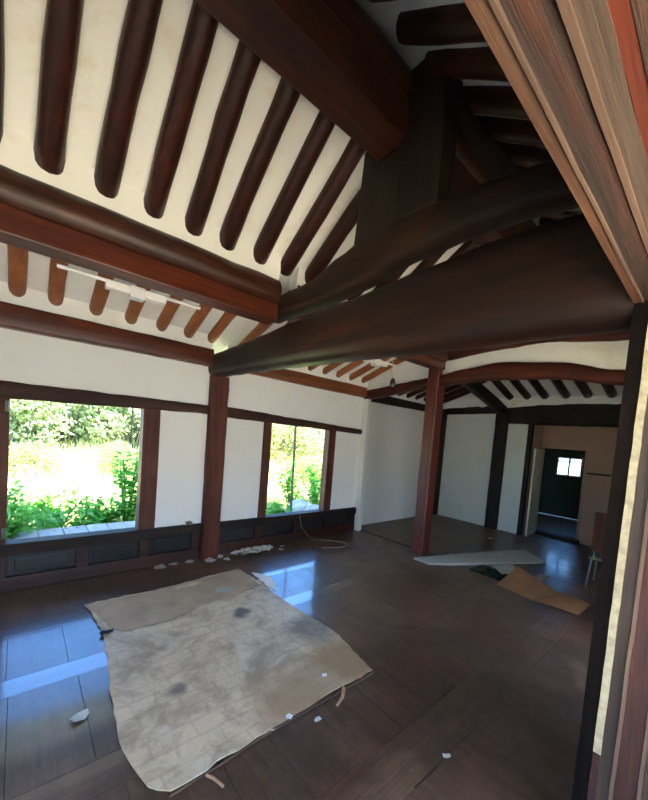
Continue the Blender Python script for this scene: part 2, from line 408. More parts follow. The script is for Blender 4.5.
# ------------------------------------------------------------------ RAFTERS
def log(name, p0, p1, r0, r1, mat, bend=.012, n=12):
    p0, p1 = Vector(p0), Vector(p1); mb = MB(); pts, rs = [], []
    b = Vector((U(-bend, bend), 0, U(-bend * .4, bend * .4))); ph = U(0, 6)
    for i in range(9):
        t = i / 8
        pts.append(p0.lerp(p1, t) + b * math.sin(math.pi * t) + Vector((math.sin(ph + t * 7) * .003, 0, 0)))
        rs.append((r0 + (r1 - r0) * t) * U(.95, 1.05))
    mb.tube(pts, rs, n, .35)
    return mb.build(name, mat)
ups = [(-.45, -.45), (-.17, -.17), (.09, .12), (.37, .41), (.64, .62), (.91, .87), (1.17, 1.13), (1.46, 1.42), (1.72, 1.69)]
for i, (a, b) in enumerate(ups):
    o = log('upper_rafter', (a, 2.70, rz_up(2.70)), (b, 1.56, rz_up(1.56)), .070, .062, W_RAFT)
    tag(o, f'dark round log rafter, {ORD[i]} from the left on the tall white slope', 'rafter', 'dark upper rafters of the left bay', 'thing')
for i in range(9):
    x = 1.98 + i * .27
    o = log('upper_rafter', (x, 2.70, rz_up(2.70)), (x + U(-.03, .03), 1.56, rz_up(1.56)), .070, .062, W_RAFT)
    tag(o, f'dark round log rafter, {ORD[i]} beyond the big cross beams on the back slope', 'rafter', 'dark upper rafters beyond the cross beams', 'thing')
for i, x in enumerate([.92, 1.17, 1.42, 1.67, 1.93, 2.19, 2.45, 2.71, 2.97, 3.23, 3.50, 3.77, 4.04, 4.30]):
    o = log('front_rafter', (x, 1.27, rz_front(1.27)), (x + U(-.02, .02), .30, rz_front(.30)), .064, .068, W_RAFT)
    tag(o, f'blackened log rafter, {ORD[i]} from the left above the door lintel', 'rafter', 'dark rafters on the front slope', 'thing')
lows = [-.33, -.04, .21, .51, .80, 1.08, 1.36, 1.62]
for i, x in enumerate(lows):
    o = log('lower_rafter', (x, 3.985, rz_low(3.985)), (x + U(-.02, .02) - .03, 2.80, rz_low(2.80)), .056, .056, W_ORANGE, .006)
    tag(o, f'orange stained log rafter, {ORD[i]} from the left above the large window', 'rafter', 'orange rafters above the large window', 'thing')
for i in range(9):
    x = 2.02 + i * .28
    o = log('lower_rafter', (x, 4.08, rz_low(4.08)), (x - .03, 2.80, rz_low(2.80)), .056, .056, W_ORANGE, .006)
    tag(o, f'orange stained log rafter, {ORD[i]} from the cross beam above the small window', 'rafter', 'orange rafters above the small window', 'thing')
for i, y in enumerate([.98, 1.30, 1.62, 1.93, 2.26, 2.55, 2.86]):
    z = lambda x: 2.20 + (8.3 - x) * .3625
    mb = MB(); mb.tube([(7.14 - k * .17, y + k * .012, z(7.14 - k * .17)) for k in range(7)], .068, 12, .35)
    tag(mb.build('end_rafter', W_RAFTX), f'dark round rafter end, {ORD[6 - i]} from the left over the far doorway beam', 'rafter', 'dark rafters over the far end beam', 'thing')
for i in range(8):
    x = 4.85 + i * .29
    o = log('lower_rafter', (x, 4.22, rz_low(4.22)), (x, 2.85, rz_low(2.85)), .06, .06, W_RAFT, .006)
    tag(o, f'dark log rafter, {ORD[i]} beyond the curved tie beam over the far white wall', 'rafter', 'dark rafters over the far white wall', 'thing')

# ------------------------------------------------------------------ PURLINS AND RIDGE
def purlin(name, x0, x1, yc, zc, r, bw, bz0, bz1, mat, label, cat='purlin'):
    e = empty(name, ((x0 + x1) / 2, yc, bz0), label, cat, None, 'thing')
    mb = MB(); n = 14
    mb.tube([(x0 + (x1 - x0) * i / n, yc + U(-.003, .003), zc + U(-.003, .003)) for i in range(n + 1)], [r * U(.98, 1.02) for _ in range(n + 1)], 24, 0)
    mb.build('round_log', W_RIDGE if 'middle' in name else mat, e)
    m2 = MB(); m2.box(x0, x1, yc - bw / 2, yc + bw / 2, bz0, bz1, .012, .002); m2.build('square_under_beam', W_RED if 'middle' in name else mat, e)
    return e
purlin('middle_purlin', -1.3, 1.66, 2.745, 2.80, .12, .17, 2.545, 2.70, W_PURLIN, 'glossy red brown purlin between the orange and the dark rafters, left bay')
purlin('middle_purlin', 1.86, 4.42, 2.745, 2.83, .12, .15, 2.63, 2.73, W_PURLIN, 'red brown purlin running from the cross beam to the tall inner post')
purlin('ridge_purlin', -1.3, 1.675, 1.515, 3.68, .125, .24, 3.36, 3.57, W_RIDGE, 'massive dark ridge purlin at the top of the roof, left of the roof strut', 'ridge beam')
purlin('ridge_purlin', 1.80, 4.6, 1.5, 3.68, .125, .20, 3.36, 3.57, W_RIDGE, 'dark ridge purlin behind the roof strut', 'ridge beam')
purlin('front_purlin', -1.3, 4.42, .245, 2.80, .12, .14, 2.58, 2.70, W_PURLIN, 'dark purlin above the door lintel')
o = beam_along_x('eave_beam', -1.3, 1.65, [(-1.3, 4.03, .17, 2.265, 2.47), (1.66, 4.03, .17, 2.285, 2.475)], W_PURLIN, 22, 9)
tag(o, 'red brown eave beam over the large window, below the orange rafters', 'beam', None, 'thing')
o = beam_along_x('eave_beam', 1.86, 4.40, [(1.86, 4.12, .16, 2.31, 2.46), (4.4, 4.16, .16, 2.28, 2.47)], wood('lit_look_eave_wood', (.08, .022, .008), (.22, .065, .02), (.36, .13, .045), 'x', .4))  # lit look of this beam is put into a brighter wood colour
tag(o, 'red brown eave beam over the small window, colour brightened to look lit', 'beam', None, 'thing')
o = beam_along_x('eave_beam', 4.60, 7.2, [(4.6, 4.29, .16, 2.26, 2.42), (7.2, 4.33, .16, 2.26, 2.42)], W_DARK)
tag(o, 'blackish eave beam over the far white wall', 'beam', None, 'thing')

# ------------------------------------------------------------------ CROSS BEAMS
kb = [(.2, 1.75, .22, 2.10, 2.57), (.8, 1.75, .22, 2.106, 2.605), (1.34, 1.75, .22, 2.123, 2.577), (1.8, 1.75, .22, 2.138, 2.55), (2.26, 1.75, .22, 2.154, 2.53), (3.3, 1.75, .22, 2.175, 2.47), (3.94, 1.75, .22, 2.185, 2.445), (4.1, 1.75, .22, 2.185, 2.44)]
o = beam_along_y('cross_beam', .16, 4.1, kb, W_BEAM, 34, 3.4)
tag(o, 'huge dark cross beam resting on the post between the two windows', 'beam', None, 'thing')
ku = [(.2, 1.75, .18, 2.64, 2.79), (.5, 1.75, .18, 2.661, 2.845), (.73, 1.75, .18, 2.694, 2.88), (.97, 1.75, .18, 2.707, 2.912), (1.37, 1.75, .18, 2.684, 2.97), (1.72, 1.75, .18, 2.625, 2.935), (2.0, 1.75, .18, 2.60, 2.875), (2.25, 1.75, .18, 2.60, 2.80), (2.66, 1.75, .18, 2.60, 2.79), (2.9, 1.75, .18, 2.60, 2.78)]
o = beam_along_y('upper_cross_beam', .2, 2.86, ku, wood('upper_beam_wood', (.006, .003, .002), (.020, .009, .005), (.075, .028, .011), 'y', .5, 14, spec=.25), 30, 3.4)
tag(o, 'arched dark beam lying just above the huge cross beam', 'beam', None, 'thing')
# roof strut: board and post that carry the ridge
e = empty('roof_strut', (1.73, 1.45, 2.86), 'dark roof strut standing on the arched beam and carrying the ridge', 'strut', None, 'thing')
mb = MB(); mb.prism([(1.16, 2.88), (1.80, 2.83), (1.78, 3.10), (1.76, 3.48), (1.60, 3.50), (1.60, 3.36), (1.40, 3.36), (1.30, 3.62), (1.15, 3.60)], 1.68, 1.80, 'x'); mb.build('strut_board', W_DARKZ, e)
mb = MB(); mb.box(1.65, 1.75, 1.15, 1.43, 2.90, 3.74, .01, .004); mb.build('strut_post', W_DARKZ, e)
mb = MB(); mb.tube([(1.80, 1.20, 3.50), (1.80, 1.05, 3.25), (1.79, .84, 2.93)], .055, 12, .2); mb.build('diagonal_brace', W_DARKZ, e)
# tie beams at the end of the second bay
kt = [(.3, 4.47, .16, 2.30, 2.41), (.77, 4.47, .16, 2.325, 2.468), (1.29, 4.47, .16, 2.42, 2.60), (1.93, 4.47, .16, 2.455, 2.665), (2.4, 4.47, .16, 2.44, 2.62), (2.9, 4.47, .16, 2.41, 2.54), (4.2, 4.47, .15, 2.25, 2.41)]
tag(beam_along_y('tie_beam', .28, 2.73, kt, W_TIE, 26, 4), 'reddish arched tie beam right of the tall inner post', 'beam', None, 'thing')
tag(beam_along_y('tie_beam', 2.90, 4.22, kt, W_TIE, 16, 4), 'short reddish tie beam from the wall corner to the tall inner post', 'beam', None, 'thing')
k2 = [(.3, 4.47, .15, 2.74, 2.97), (.78, 4.47, .15, 2.758, 2.975), (1.5, 4.47, .15, 2.837, 3.0), (1.96, 4.47, .15, 2.815, 3.0), (2.8, 4.47, .15, 2.75, 2.985)]
tag(beam_along_y('upper_tie_beam', .28, 2.82, k2, W_TIE, 22, 4), 'dark red upper tie beam above the white infill panel, right of the tall inner post', 'beam', None, 'thing')
mb = MB()
mb.prism([(.3, 2.36), (.77, 2.40), (1.29, 2.50), (1.93, 2.56), (2.4, 2.53), (2.9, 2.47), (4.2, 2.35), (4.2, rz_low(4.2)), (2.75, rz_low(2.75)), (1.5, rz_up(1.5)), (.27, 3.0)], 4.445, 4.515, 'x')
tag(mb.build('wall_gable', PLASTER_C), 'white plaster infill over the tie beams', kind='structure')
# beam from the far post to the tall inner post
mb = MB(); pts = [(7.15, 2.98, 2.36), (6.7, 2.97, 2.46), (6.0, 2.95, 2.60), (5.3, 2.90, 2.72), (4.6, 2.85, 2.82)]
mb.tube(pts, [.10, .11, .11, .10, .09], 14, .1)
tag(mb.build('sloping_beam', W_DARK), 'dark curved beam rising from the far dark post towards the tall inner post', 'beam', None, 'thing')
ke = [(.4, 7.28, .2, 2.07, 2.50), (1.18, 7.28, .2, 2.10, 2.53), (2.0, 7.28, .2, 2.10, 2.53), (2.6, 7.28, .2, 2.09, 2.47), (3.08, 7.28, .2, 2.09, 2.42)]
tag(beam_along_y('end_beam', .3, 3.02, ke, W_DARK, 20, 5), 'thick blackened beam over the far doorway opening', 'beam', None, 'thing')
tag(beam_along_y('end_beam', 3.12, 4.3, [(3.1, 7.27, .16, 2.30, 2.50), (4.3, 7.27, .16, 2.27, 2.42)], W_DARK, 12, 5), 'thin blackened beam over the far white panel left of the far dark post', 'beam', None, 'thing')

# ------------------------------------------------------------------ POSTS
def post(x0, x1, y0, y1, z1, mat, label, lean=(0, 0), z0=0):
    mb = MB(); secs = []
    bev = .014; n = 14
    for i in range(n + 1):
        t = i / n; z = z0 + (z1 - z0) * t; dx, dy = lean[0] * t + U(-.002, .002), lean[1] * t + U(-.002, .002)
        w = U(-.002, .002)
        a0, a1, b0, b1 = x0 + dx - w, x1 + dx + w, y0 + dy - w, y1 + dy + w
        secs.append([(a0 + bev, b0, z), (a1 - bev, b0, z), (a1, b0 + bev, z), (a1, b1 - bev, z), (a1 - bev, b1, z), (a0 + bev, b1, z), (a0, b1 - bev, z), (a0, b0 + bev, z)])
    mb.loft(secs); mb.smooth = True
    return tag(mb.build('wooden_post', mat), label, 'post', None, 'thing')
post(1.665, 1.875, 3.965, 4.16, 2.19, W_POST, 'red brown square post between the large and the small window')
post(4.36, 4.56, 2.725, 2.905, 2.78, wood('inner_post_wood', (.045, .009, .006), (.12, .022, .013), (.21, .045, .023), 'z', .45, 18, .5), 'tall red brown inner post standing free in the room')
post(7.14, 7.36, 2.86, 3.10, 2.34, W_DARKZ, 'blackened post between the far white panel and the far doorway')
post(7.12, 7.28, 4.20, 4.36, 2.28, W_DARKZ, 'slim dark corner post at the far end of the white wall')
post(1.70, 1.90, .12, .268, 2.14, W_DARKZ, 'dark front post at the door opening, beside the cream painted strip')
post(4.38, 4.58, .17, .34, 2.40, W_DARKZ, 'dark front post under the tie beam end')

# ------------------------------------------------------------------ WALLS
mb = MB()
for x0, x1, z0, z1 in ((-1.3, -.2, .40, 1.74), (1.11, 1.70, .40, 1.74), (-1.3, 1.70, 1.80, 2.31)): mb.box(x0, x1, 4.06, 4.14, z0, z1, 0)
for x0, x1, z0, z1 in ((1.84, 2.52, .36, 1.76), (3.76, 4.42, .33, 1.72), (1.84, 4.42, 1.72, 2.34)): mb.box(x0, x1, 4.145, 4.215, z0, z1, 0)
tag(mb.build('wall_back', PLASTER), 'white plaster back wall around the two window openings', kind='structure')
mb = MB(); mb.box(4.56, 7.2, 4.28, 4.36, 0, 2.30, 0)
tag(mb.build('wall_back_far', PLASTER), 'white plaster wall behind the tall inner post', kind='structure')
mb = MB(); mb.loft([[(4.385 + a, 4.02, z), (4.50 + a, 4.06, z), (4.60 + a, 4.16, z), (4.66 + a, 4.36, z), (4.385 + a, 4.36, z)] for z, a in ((0, .03), (1, .01), (2.26, 0))])
tag(mb.build('plastered_pillar', PLASTER), 'white plastered corner pillar right of the small window', 'pillar', None, 'thing')
mb = MB(); mb.box(7.22, 7.29, 3.08, 4.24, 0, 2.32, 0); mb.box(7.20, 7.30, 2.50, 2.90, 0, 2.14, 0)
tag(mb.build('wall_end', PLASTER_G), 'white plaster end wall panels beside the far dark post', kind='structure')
mb = MB(); mb.box(-1.42, -1.3, -.1, 4.3, -.2, 3.95, 0)
tag(mb.build('wall_left', PLASTER), 'white plaster gable wall', kind='structure')
mb = MB()
mb.box(-1.4, -1.0, .2, .3, 0, 3.05, 0); mb.box(-1.4, 4.5, .22, .28, 2.30, 3.05, 0); mb.box(3.9, 8.0, .22, .28, 0, 2.32, 0); mb.box(1.88, 2.9, .22, .28, 0, 2.32, 0); mb.box(4.5, 8.0, .22, .28, 2.3, 3.0, 0)
tag(mb.build('wall_front', PLASTER), 'plastered front wall', kind='structure')

# rails over the windows
tag(beam_along_x('window_rail', -1.3, 1.66, [(-1.3, 4.09, .14, 1.69, 1.84), (-.1, 4.09, .14, 1.695, 1.84), (1.66, 4.09, .14, 1.735, 1.838)], W_RAIL, 24, 6, .004), 'dark brown rail along the top of the large window', 'rail', None, 'thing')
tag(beam_along_x('window_rail', 1.86, 4.40, [(1.86, 4.17, .12, 1.725, 1.855), (2.1, 4.17, .12, 1.715, 1.846), (3, 4.17, .12, 1.695, 1.805), (4.4, 4.17, .12, 1.66, 1.742)], W_RAIL, 24, 6, .004), 'dark brown rail along the top of the small window', 'rail', None, 'thing')

# windows: open frames
def window(name, stiles, y0, y1, z0, z1, label, hinges):
    e = empty(name, (sum(s[0] for s in stiles) / 2, y0, z0), label, 'window', None, 'structure')
    for x0, x1, t0, t1 in stiles:
        mb = MB(); mb.loft([[(x0 + a, y0, z), (x1 + a, y0, z), (x1 + a, y1, z), (x0 + a, y1, z)] for z, a in ((z0, 0), ((z0 + z1) / 2, U(-.006, .006)), (z1 + .03, 0))])
        bmesh.ops.bevel(mb.bm, geom=[ed for ed in mb.bm.edges if abs((ed.verts[0].co - ed.verts[1].co).normalized().z) > .8], offset=.006, segments=2, affect='EDGES')
        mb.build('stile', W_STILE, e)
    for x, y, z in hinges:
        mb = MB(); mb.box(x - .018, x + .004, y - .012, y + .012, z - .045, z + .045, .003); mb.tube([(x, y - .014, z - .045), (x, y - .014, z + .045)], .008, 8); mb.build('hinge', STEEL, e)
    mb = MB(); mb.box(min(s[0] for s in stiles), max(s[1] for s in stiles), y0 + .02, y1 - .01, z0 - .06, z0 + .002, .004)
    mb.build('sill_board', W_DARK, e)
    return e
window('window_1', [(-.21, -.07, 0, 0), (.975, 1.14, 0, 0)], 4.035, 4.17, .43, 1.72, 'large open window without panes, dark brown stiles', [(-.08, 4.035, 1.63), (-.08, 4.035, .53)])
window('window_2', [(2.485, 2.605, 0, 0), (3.665, 3.81, 0, 0)], 4.12, 4.24, .385, 1.70, 'small open window without panes, dark brown stiles', [])

# wainscot under the windows
def wainscot(name, x0, x1, yf, ztop, panels, label):
    e = empty(name, ((x0 + x1) / 2, yf, 0), label, 'wainscot', None, 'structure')
    mb = MB(); mb.box(x0, x1, yf - .03, yf + .12, ztop - .11, ztop, .008, .003); mb.build('top_rail', W_DARK, e)
    mb = MB(); mb.box(x0, x1, yf - .02, yf + .10, 0, .125, .008, .003); mb.build('bottom_rail', W_WAIN, e)
    last = x0
    for a, b in panels:
        mb = MB(); mb.box(last, a, yf - .012, yf + .09, .118, ztop - .105, .006, .002); mb.build('upright', W_WAIN, e); last = b
        mb = MB(); mb.box(a - .01, b + .01, yf + .03, yf + .06, .115, ztop - .10, .002)
        mb.box(a + .05, b - .05, yf + .018, yf + .04, .16, ztop - .15, .008); mb.build('panel', W_PANEL, e)
    mb = MB(); mb.box(last, x1, yf - .012, yf + .09, .118, ztop - .105, .006, .002); mb.build('upright', W_WAIN, e)
wainscot('trim_1', -1.3, 1.668, 4.05, .432, [(-.66, -.14), (-.06, .44), (.54, 1.0), (1.10, 1.56)], 'dark panelled wainscot under the large window')
wainscot('trim_2', 1.872, 4.40, 4.13, .40, [(1.98, 2.45), (2.56, 3.10), (3.2, 3.70), (3.80, 4.28)], 'dark panelled wainscot under the small window')

# ------------------------------------------------------------------ FRONT DOOR FRAME (stepped lintel and jamb near the camera)
e = empty('door_1', (1.65, .2, 0), 'weathered stepped door frame around the front opening', 'door frame', None, 'structure')
zl = 2.16
def strip(name, y0, y1, z, mat, x0=-1.05, x1=1.95, h=.16):
    mb = MB(); n = 24
    secs = []
    for i in range(n + 1):
        x = x0 + (x1 - x0) * i / n; w = U(-.0012, .0012)
        secs.append([(x, y0 + w, z + w), (x, y1 + w, z + w), (x, y1 + w, z + h), (x, y0 + w, z + h)])
    mb.loft(secs); mb.build(name, mat, e)
strip('lintel_inner_board', .249, .272, zl, F_ORANGE)
strip('lintel_moulding', .2435, .249, zl - .004, F_PALE)
strip('lintel_board', .192, .2435, zl + .003, F_BROWN)
strip('lintel_moulding', .181, .192, zl - .003, F_PALE)
strip('lintel_outer_board', .151, .181, zl + .002, F_GREY)
strip('lintel_outer_strip', .130, .151, zl + .004, F_RED)
strip('lintel_outer_strip', .104, .130, zl + .002, F_ORANGE)
strip('lintel_front_board', -.04, .104, zl + .005, F_GREY)
def jstrip(name, y0, y1, x, mat, z0=0, z1=2.162):
    mb = MB(); n = 26; secs = []
    for i in range(n + 1):
        z = z0 + (z1 - z0) * i / n; w = U(-.0012, .0012)
        secs.append([(x + w, y0 + w, z), (x + w, y1 + w, z), (x + .24, y1 + w, z), (x + .24, y0 + w, z)])
    mb.loft(secs); mb.build(name, mat, e)
jstrip('jamb_inner_board', .226, .272, 1.652, BLACKW)
jstrip('jamb_painted_strip', .203, .226, 1.648, CREAM, .50)
jstrip('jamb_lower_block', .203, .226, 1.650, J_RED, 0, .50)
jstrip('jamb_board', .166, .203, 1.652, J_BROWN)
jstrip('jamb_moulding', .155, .166, 1.645, J_PALE)
jstrip('jamb_outer_board', .095, .155, 1.651, J_RED)
jstrip('jamb_moulding', .084, .095, 1.646, J_PALE)
jstrip('jamb_front_board', -.06, .084, 1.653, J_BROWN)

# ------------------------------------------------------------------ FAR ROOM behind the end wall
mb = MB()
mb.box(7.30, 7.80, 2.42, 2.50, -.02, 2.2, 0)                     # side return
for y0, y1, z0, z1 in ((2.40, 2.5, 0, 2.3), (.3, 1.66, 0, 2.3), (1.655, 2.405, 1.70, 2.3)): mb.box(7.72, 7.80, y0, y1, z0, z1, 0)
mb.box(7.2, 7.8, .3, 2.5, 2.22, 2.30, 0)
tag(mb.build('wall_far', PINK), 'dull pinkish plaster wall around the far doorway', kind='structure')
mb = MB(); mb.box(7.19, 7.31, 2.43, 2.50, 0, 2.12, .005)
tag(mb.build('trim_3', W_DARKZ), 'dark edge strip at the far opening', kind='structure')
e = empty('door_2', (7.74, 2.02, 0), 'cream painted door frame with an open door leaf at the far end', 'door', None, 'structure')
mb = MB(); mb.box(7.705, 7.82, 2.375, 2.41, 0, 1.72, .004); mb.box(7.705, 7.82, 1.65, 1.68, 0, 1.72, .004); mb.box(7.705, 7.82, 1.65, 2.41, 1.69, 1.72, .004); mb.build('door_frame', PINK, e)
mb = MB(); mb.loft([[(7.70, 2.365, z), (7.70, 2.33, z), (7.13, 2.30, z), (7.13, 2.335, z)] for z in (.02, 1.66)]); lf = mb.build('door_leaf', DOORW, e)
mb = MB(); mb.tube([(7.18, 2.305, .80), (7.18, 2.25, .80)], .010, 8); mb.tube([(7.18, 2.255, .80), (7.27, 2.26, .80)], .012, 8); mb.build('door_handle', BRASS, lf)
mb = MB(); mb.box(7.66, 7.84, 1.62, 2.43, 0, .06, .005); mb.build('threshold', W_DARK, e)
mb = MB()
mb.box(7.8, 10.5, 3.3, 3.38, -.1, 2.5, 0); mb.box(7.8, 10.5, .6, .68, -.1, 2.5, 0); mb.box(7.8, 10.6, .6, 3.4, 2.42, 2.5, 0)
wy0, wy1, wz0, wz1 = 2.32, 2.87, 1.05, 1.53
for y0, y1, z0, z1 in ((.6, wy0, 0, 2.5), (wy1, 3.38, 0, 2.5), (wy0, wy1, 0, wz0), (wy0, wy1, wz1, 2.5)): mb.box(10.5, 10.58, y0, y1, z0, z1, 0)
mb.box(7.8, 7.86, 2.43, 3.3, 0, 2.5, 0); mb.box(7.8, 7.86, .68, 1.62, 0, 2.5, 0); mb.box(7.8, 7.86, 1.6, 2.45, 1.72, 2.5, 0)
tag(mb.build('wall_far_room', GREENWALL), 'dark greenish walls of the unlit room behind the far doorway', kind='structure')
mb = MB(); mb.box(7.8, 10.6, .6, 3.4, -.2, -.01, 0)
tag(mb.build('floor_far_room', LINO), 'dark floor of the far room', kind='structure')
e = empty('window_3', (10.5, (wy0 + wy1) / 2, wz0), 'small bright two pane window deep in the far room', 'window', None, 'structure')
mb = MB()
for y0, y1, z0, z1 in ((wy0, wy0 + .035, wz0, wz1), (wy1 - .035, wy1, wz0, wz1), (wy0, wy1, wz0, wz0 + .035), (wy0, wy1, wz1 - .035, wz1), (2.575, 2.62, wz0, wz1), (wy0, wy1, 1.40, 1.425)): mb.box(10.49, 10.54, y0, y1, z0, z1, .004)
mb.build('window_frame', WHITE, e)
for y0, y1 in ((wy0 + .035, 2.575), (2.62, wy1 - .035)):
    mb = MB(); mb.box(10.515, 10.519, y0, y1, wz0 + .035, wz1 - .035, 0); mb.build('pane', GLASS, e)

# chair half hidden by the jamb
e = empty('wooden_chair', (5.45, .80, 0), 'red brown wooden chair with pale metal legs beside the door jamb', 'chair')
mb = MB(); mb.box(5.28, 5.34, .66, .985, .46, .93, .012); mb.build('backrest', W_POST, e)
mb = MB(); mb.box(5.30, 5.68, .64, 1.0, .345, .375, .01); mb.build('seat', plain('olive_seat', (.16, .15, .09), .5), e)
for x, y, dx, dy in ((5.31, .97, -.05, .015), (5.31, .67, -.05, -.02), (5.64, .97, .04, .02), (5.64, .67, .04, -.02)):
    mb = MB(); mb.tube([(x + dx, y + dy, 0), (x + dx * .4, y + dy * .4, .2), (x, y, .35)], .012, 8); mb.build('leg', STEEL, e)
for y in (.70, .95):
    mb = MB(); mb.tube([(5.315, y, .35), (5.31, y, .5)], .012, 8); mb.build('back_support', STEEL, e)
mb = MB(); mb.box(7.55, 7.72, 1.28, 1.60, 1.28, 1.31, .004); 
e = tag(mb.build('wall_shelf', W_DARK), 'small dark shelf on the pinkish wall right of the far doorway', 'shelf')

# ------------------------------------------------------------------ LAMPS
def fixture(x0, x1, y, z, label):
    e = empty('tube_lamp', ((x0 + x1) / 2, y, z), label, 'lamp', 'bare tube lamps under the orange rafters')
    xc = (x0 + x1) / 2
    mb = MB(); mb.tube([(x0, y, z), (x1, y, z)], .013, 12, .2); mb.build('tube', WHITE, e)
    mb = MB(); mb.box(xc - .20, xc + .20, y - .03, y + .04, z - .052, z + .004, .006); h = mb.build('housing', WHITE, e)
    mb = MB(); mb.box(xc - .05, xc + .05, y - .045, y + .045, z - .075, z + .01, .008); mb.build('centre_cap', WHITE, e)
    for a in (-.13, .13):
        mb = MB(); mb.box(xc + a - .065, xc + a + .065, y - .034, y - .028, z - .038, z - .020, .001); mb.build('slot', BLACK, h)
fixture(.16, 1.11, 3.0, 2.57, 'thin white tube lamp under the orange rafters above the large window')
fixture(2.95, 3.75, 3.0, 2.59, 'thin white tube lamp under the orange rafters above the small window')
e = empty('hanging_lamp_holder', (1.78, 1.46, 1.94), 'black lamp socket on a thin wire from a brass rose under the huge cross beam', 'lamp socket')
mb = MB(); mb.tube([(1.78, 1.475, 2.165), (1.78, 1.475, 2.19)], .030, 16, .3); mb.build('ceiling_rose', BRASS, e)
mb = MB(); mb.tube([(1.78, 1.475, 2.165), (1.785, 1.455, 2.10), (1.775, 1.45, 2.04), (1.782, 1.44, 1.985)], .0022, 6, 0); mb.build('wire', WIRE, e)
mb = MB(); mb.tube([(1.782, 1.44, 1.99), (1.78, 1.438, 1.97), (1.776, 1.436, 1.945)], [.010, .017, .016], 12, .3); mb.build('socket', BLACK, e)

# ------------------------------------------------------------------ THINGS ON THE FLOOR
def rough_poly(pts, step=.05, jag=.006):
    out = []
    for (a, b) in zip(pts, pts[1:] + pts[:1]):
        a, b = Vector(a), Vector(b); n = max(1, int((b - a).length / step))
        for i in range(n):
            p = a.lerp(b, i / n)
            if i: p += Vector((U(-jag, jag), U(-jag, jag)))
            out.append((p.x, p.y))
    return out
def sheet(name, pts, z, th, mat, label, cat, jag=.006, lift=0, group=None):
    mb = MB(); poly = rough_poly(pts, .05, jag)
    n = len(poly); cx = sum(p[0] for p in poly) / n; cy = sum(p[1] for p in poly) / n
    lo, hi = [], []
    for i, p in enumerate(poly):
        l = max(0, lift * (math.sin(i * .35) * .6 + U(-.2, .5)))
        lo.append(mb.bm.verts.new((p[0], p[1], z + l))); hi.append(mb.bm.verts.new((p[0], p[1], z + th + l)))
    # an inset flat ring keeps the lifted rim a rim
    inl = [mb.bm.verts.new((p[0] + (cx - p[0]) * .08, p[1] + (cy - p[1]) * .08, z)) for p in poly]
    inh = [mb.bm.verts.new((p[0] + (cx - p[0]) * .08, p[1] + (cy - p[1]) * .08, z + th)) for p in poly]
    for i in range(n):
        j = (i + 1) % n
        mb.bm.faces.new((lo[i], lo[j], hi[j], hi[i])); mb.bm.faces.new((hi[i], hi[j], inh[j], inh[i])); mb.bm.faces.new((lo[j], lo[i], inl[i], inl[j]))
    mb.bm.faces.new(inh); mb.bm.faces.new(inl[::-1])
    return tag(mb.build(name, mat), label, cat, group)
sheet('floor_mat', [(.47, 3.36), (.50, 2.88), (.43, 2.2), (.41, 1.78), (.46, 1.52), (.53, 1.44), (1.02, 1.46), (1.50, 1.475), (1.87, 1.46), (1.97, 1.9), (1.93, 2.6), (1.93, 3.1), (1.88, 3.40), (1.4, 3.38)], .001, .006, MATM, 'large pale stained old floor sheet lying in the middle of the hall', 'floor sheet', .007, .012)
sheet('cardboard_piece', [(.44, 3.42), (1.10, 3.43), (1.90, 3.50), (1.96, 3.02), (1.62, 2.96), (1.27, 2.93), (.95, 2.82), (.62, 2.84), (.55, 2.98), (.53, 3.1)], .008, .004, CARD2, 'brown cardboard strip along the far edge of the stained floor sheet', 'cardboard', .008, .010)
sheet('paper_scrap', [(1.48, 3.15), (1.58, 3.17), (1.66, 3.06), (1.60, 3.05), (1.53, 3.02), (1.50, 3.08), (1.44, 3.08)], .013, .002, FOAM, 'torn white paper patch on the brown cardboard strip', 'paper', .006, .004)
sheet('paper_scrap', [(1.99, 3.36), (2.10, 3.20), (2.06, 2.98), (1.96, 2.80), (1.97, 3.1)], .001, .003, PAPER, 'torn whitish paper strip at the right edge of the stained floor sheet', 'paper', .012, .006)
sheet('edge_strip', [(.52, 1.425), (1.1, 1.449), (1.86, 1.446), (1.87, 1.452), (1.1, 1.456), (.53, 1.432)], .001, .006, F_PALE, 'thin whitish peeled strip along the near edge of the stained floor sheet', 'strip', .003)
mb = MB(); mb.tube([(.50, 2.92, .02), (.485, 2.885, .022), (.53, 2.87, .026), (.56, 2.885, .022)], [.006, .013, .014, .008], 8)
tag(mb.build('black_fragment', BLACK), 'black crumb at the left edge of the stained floor sheet, by the cardboard corner', 'fragment')

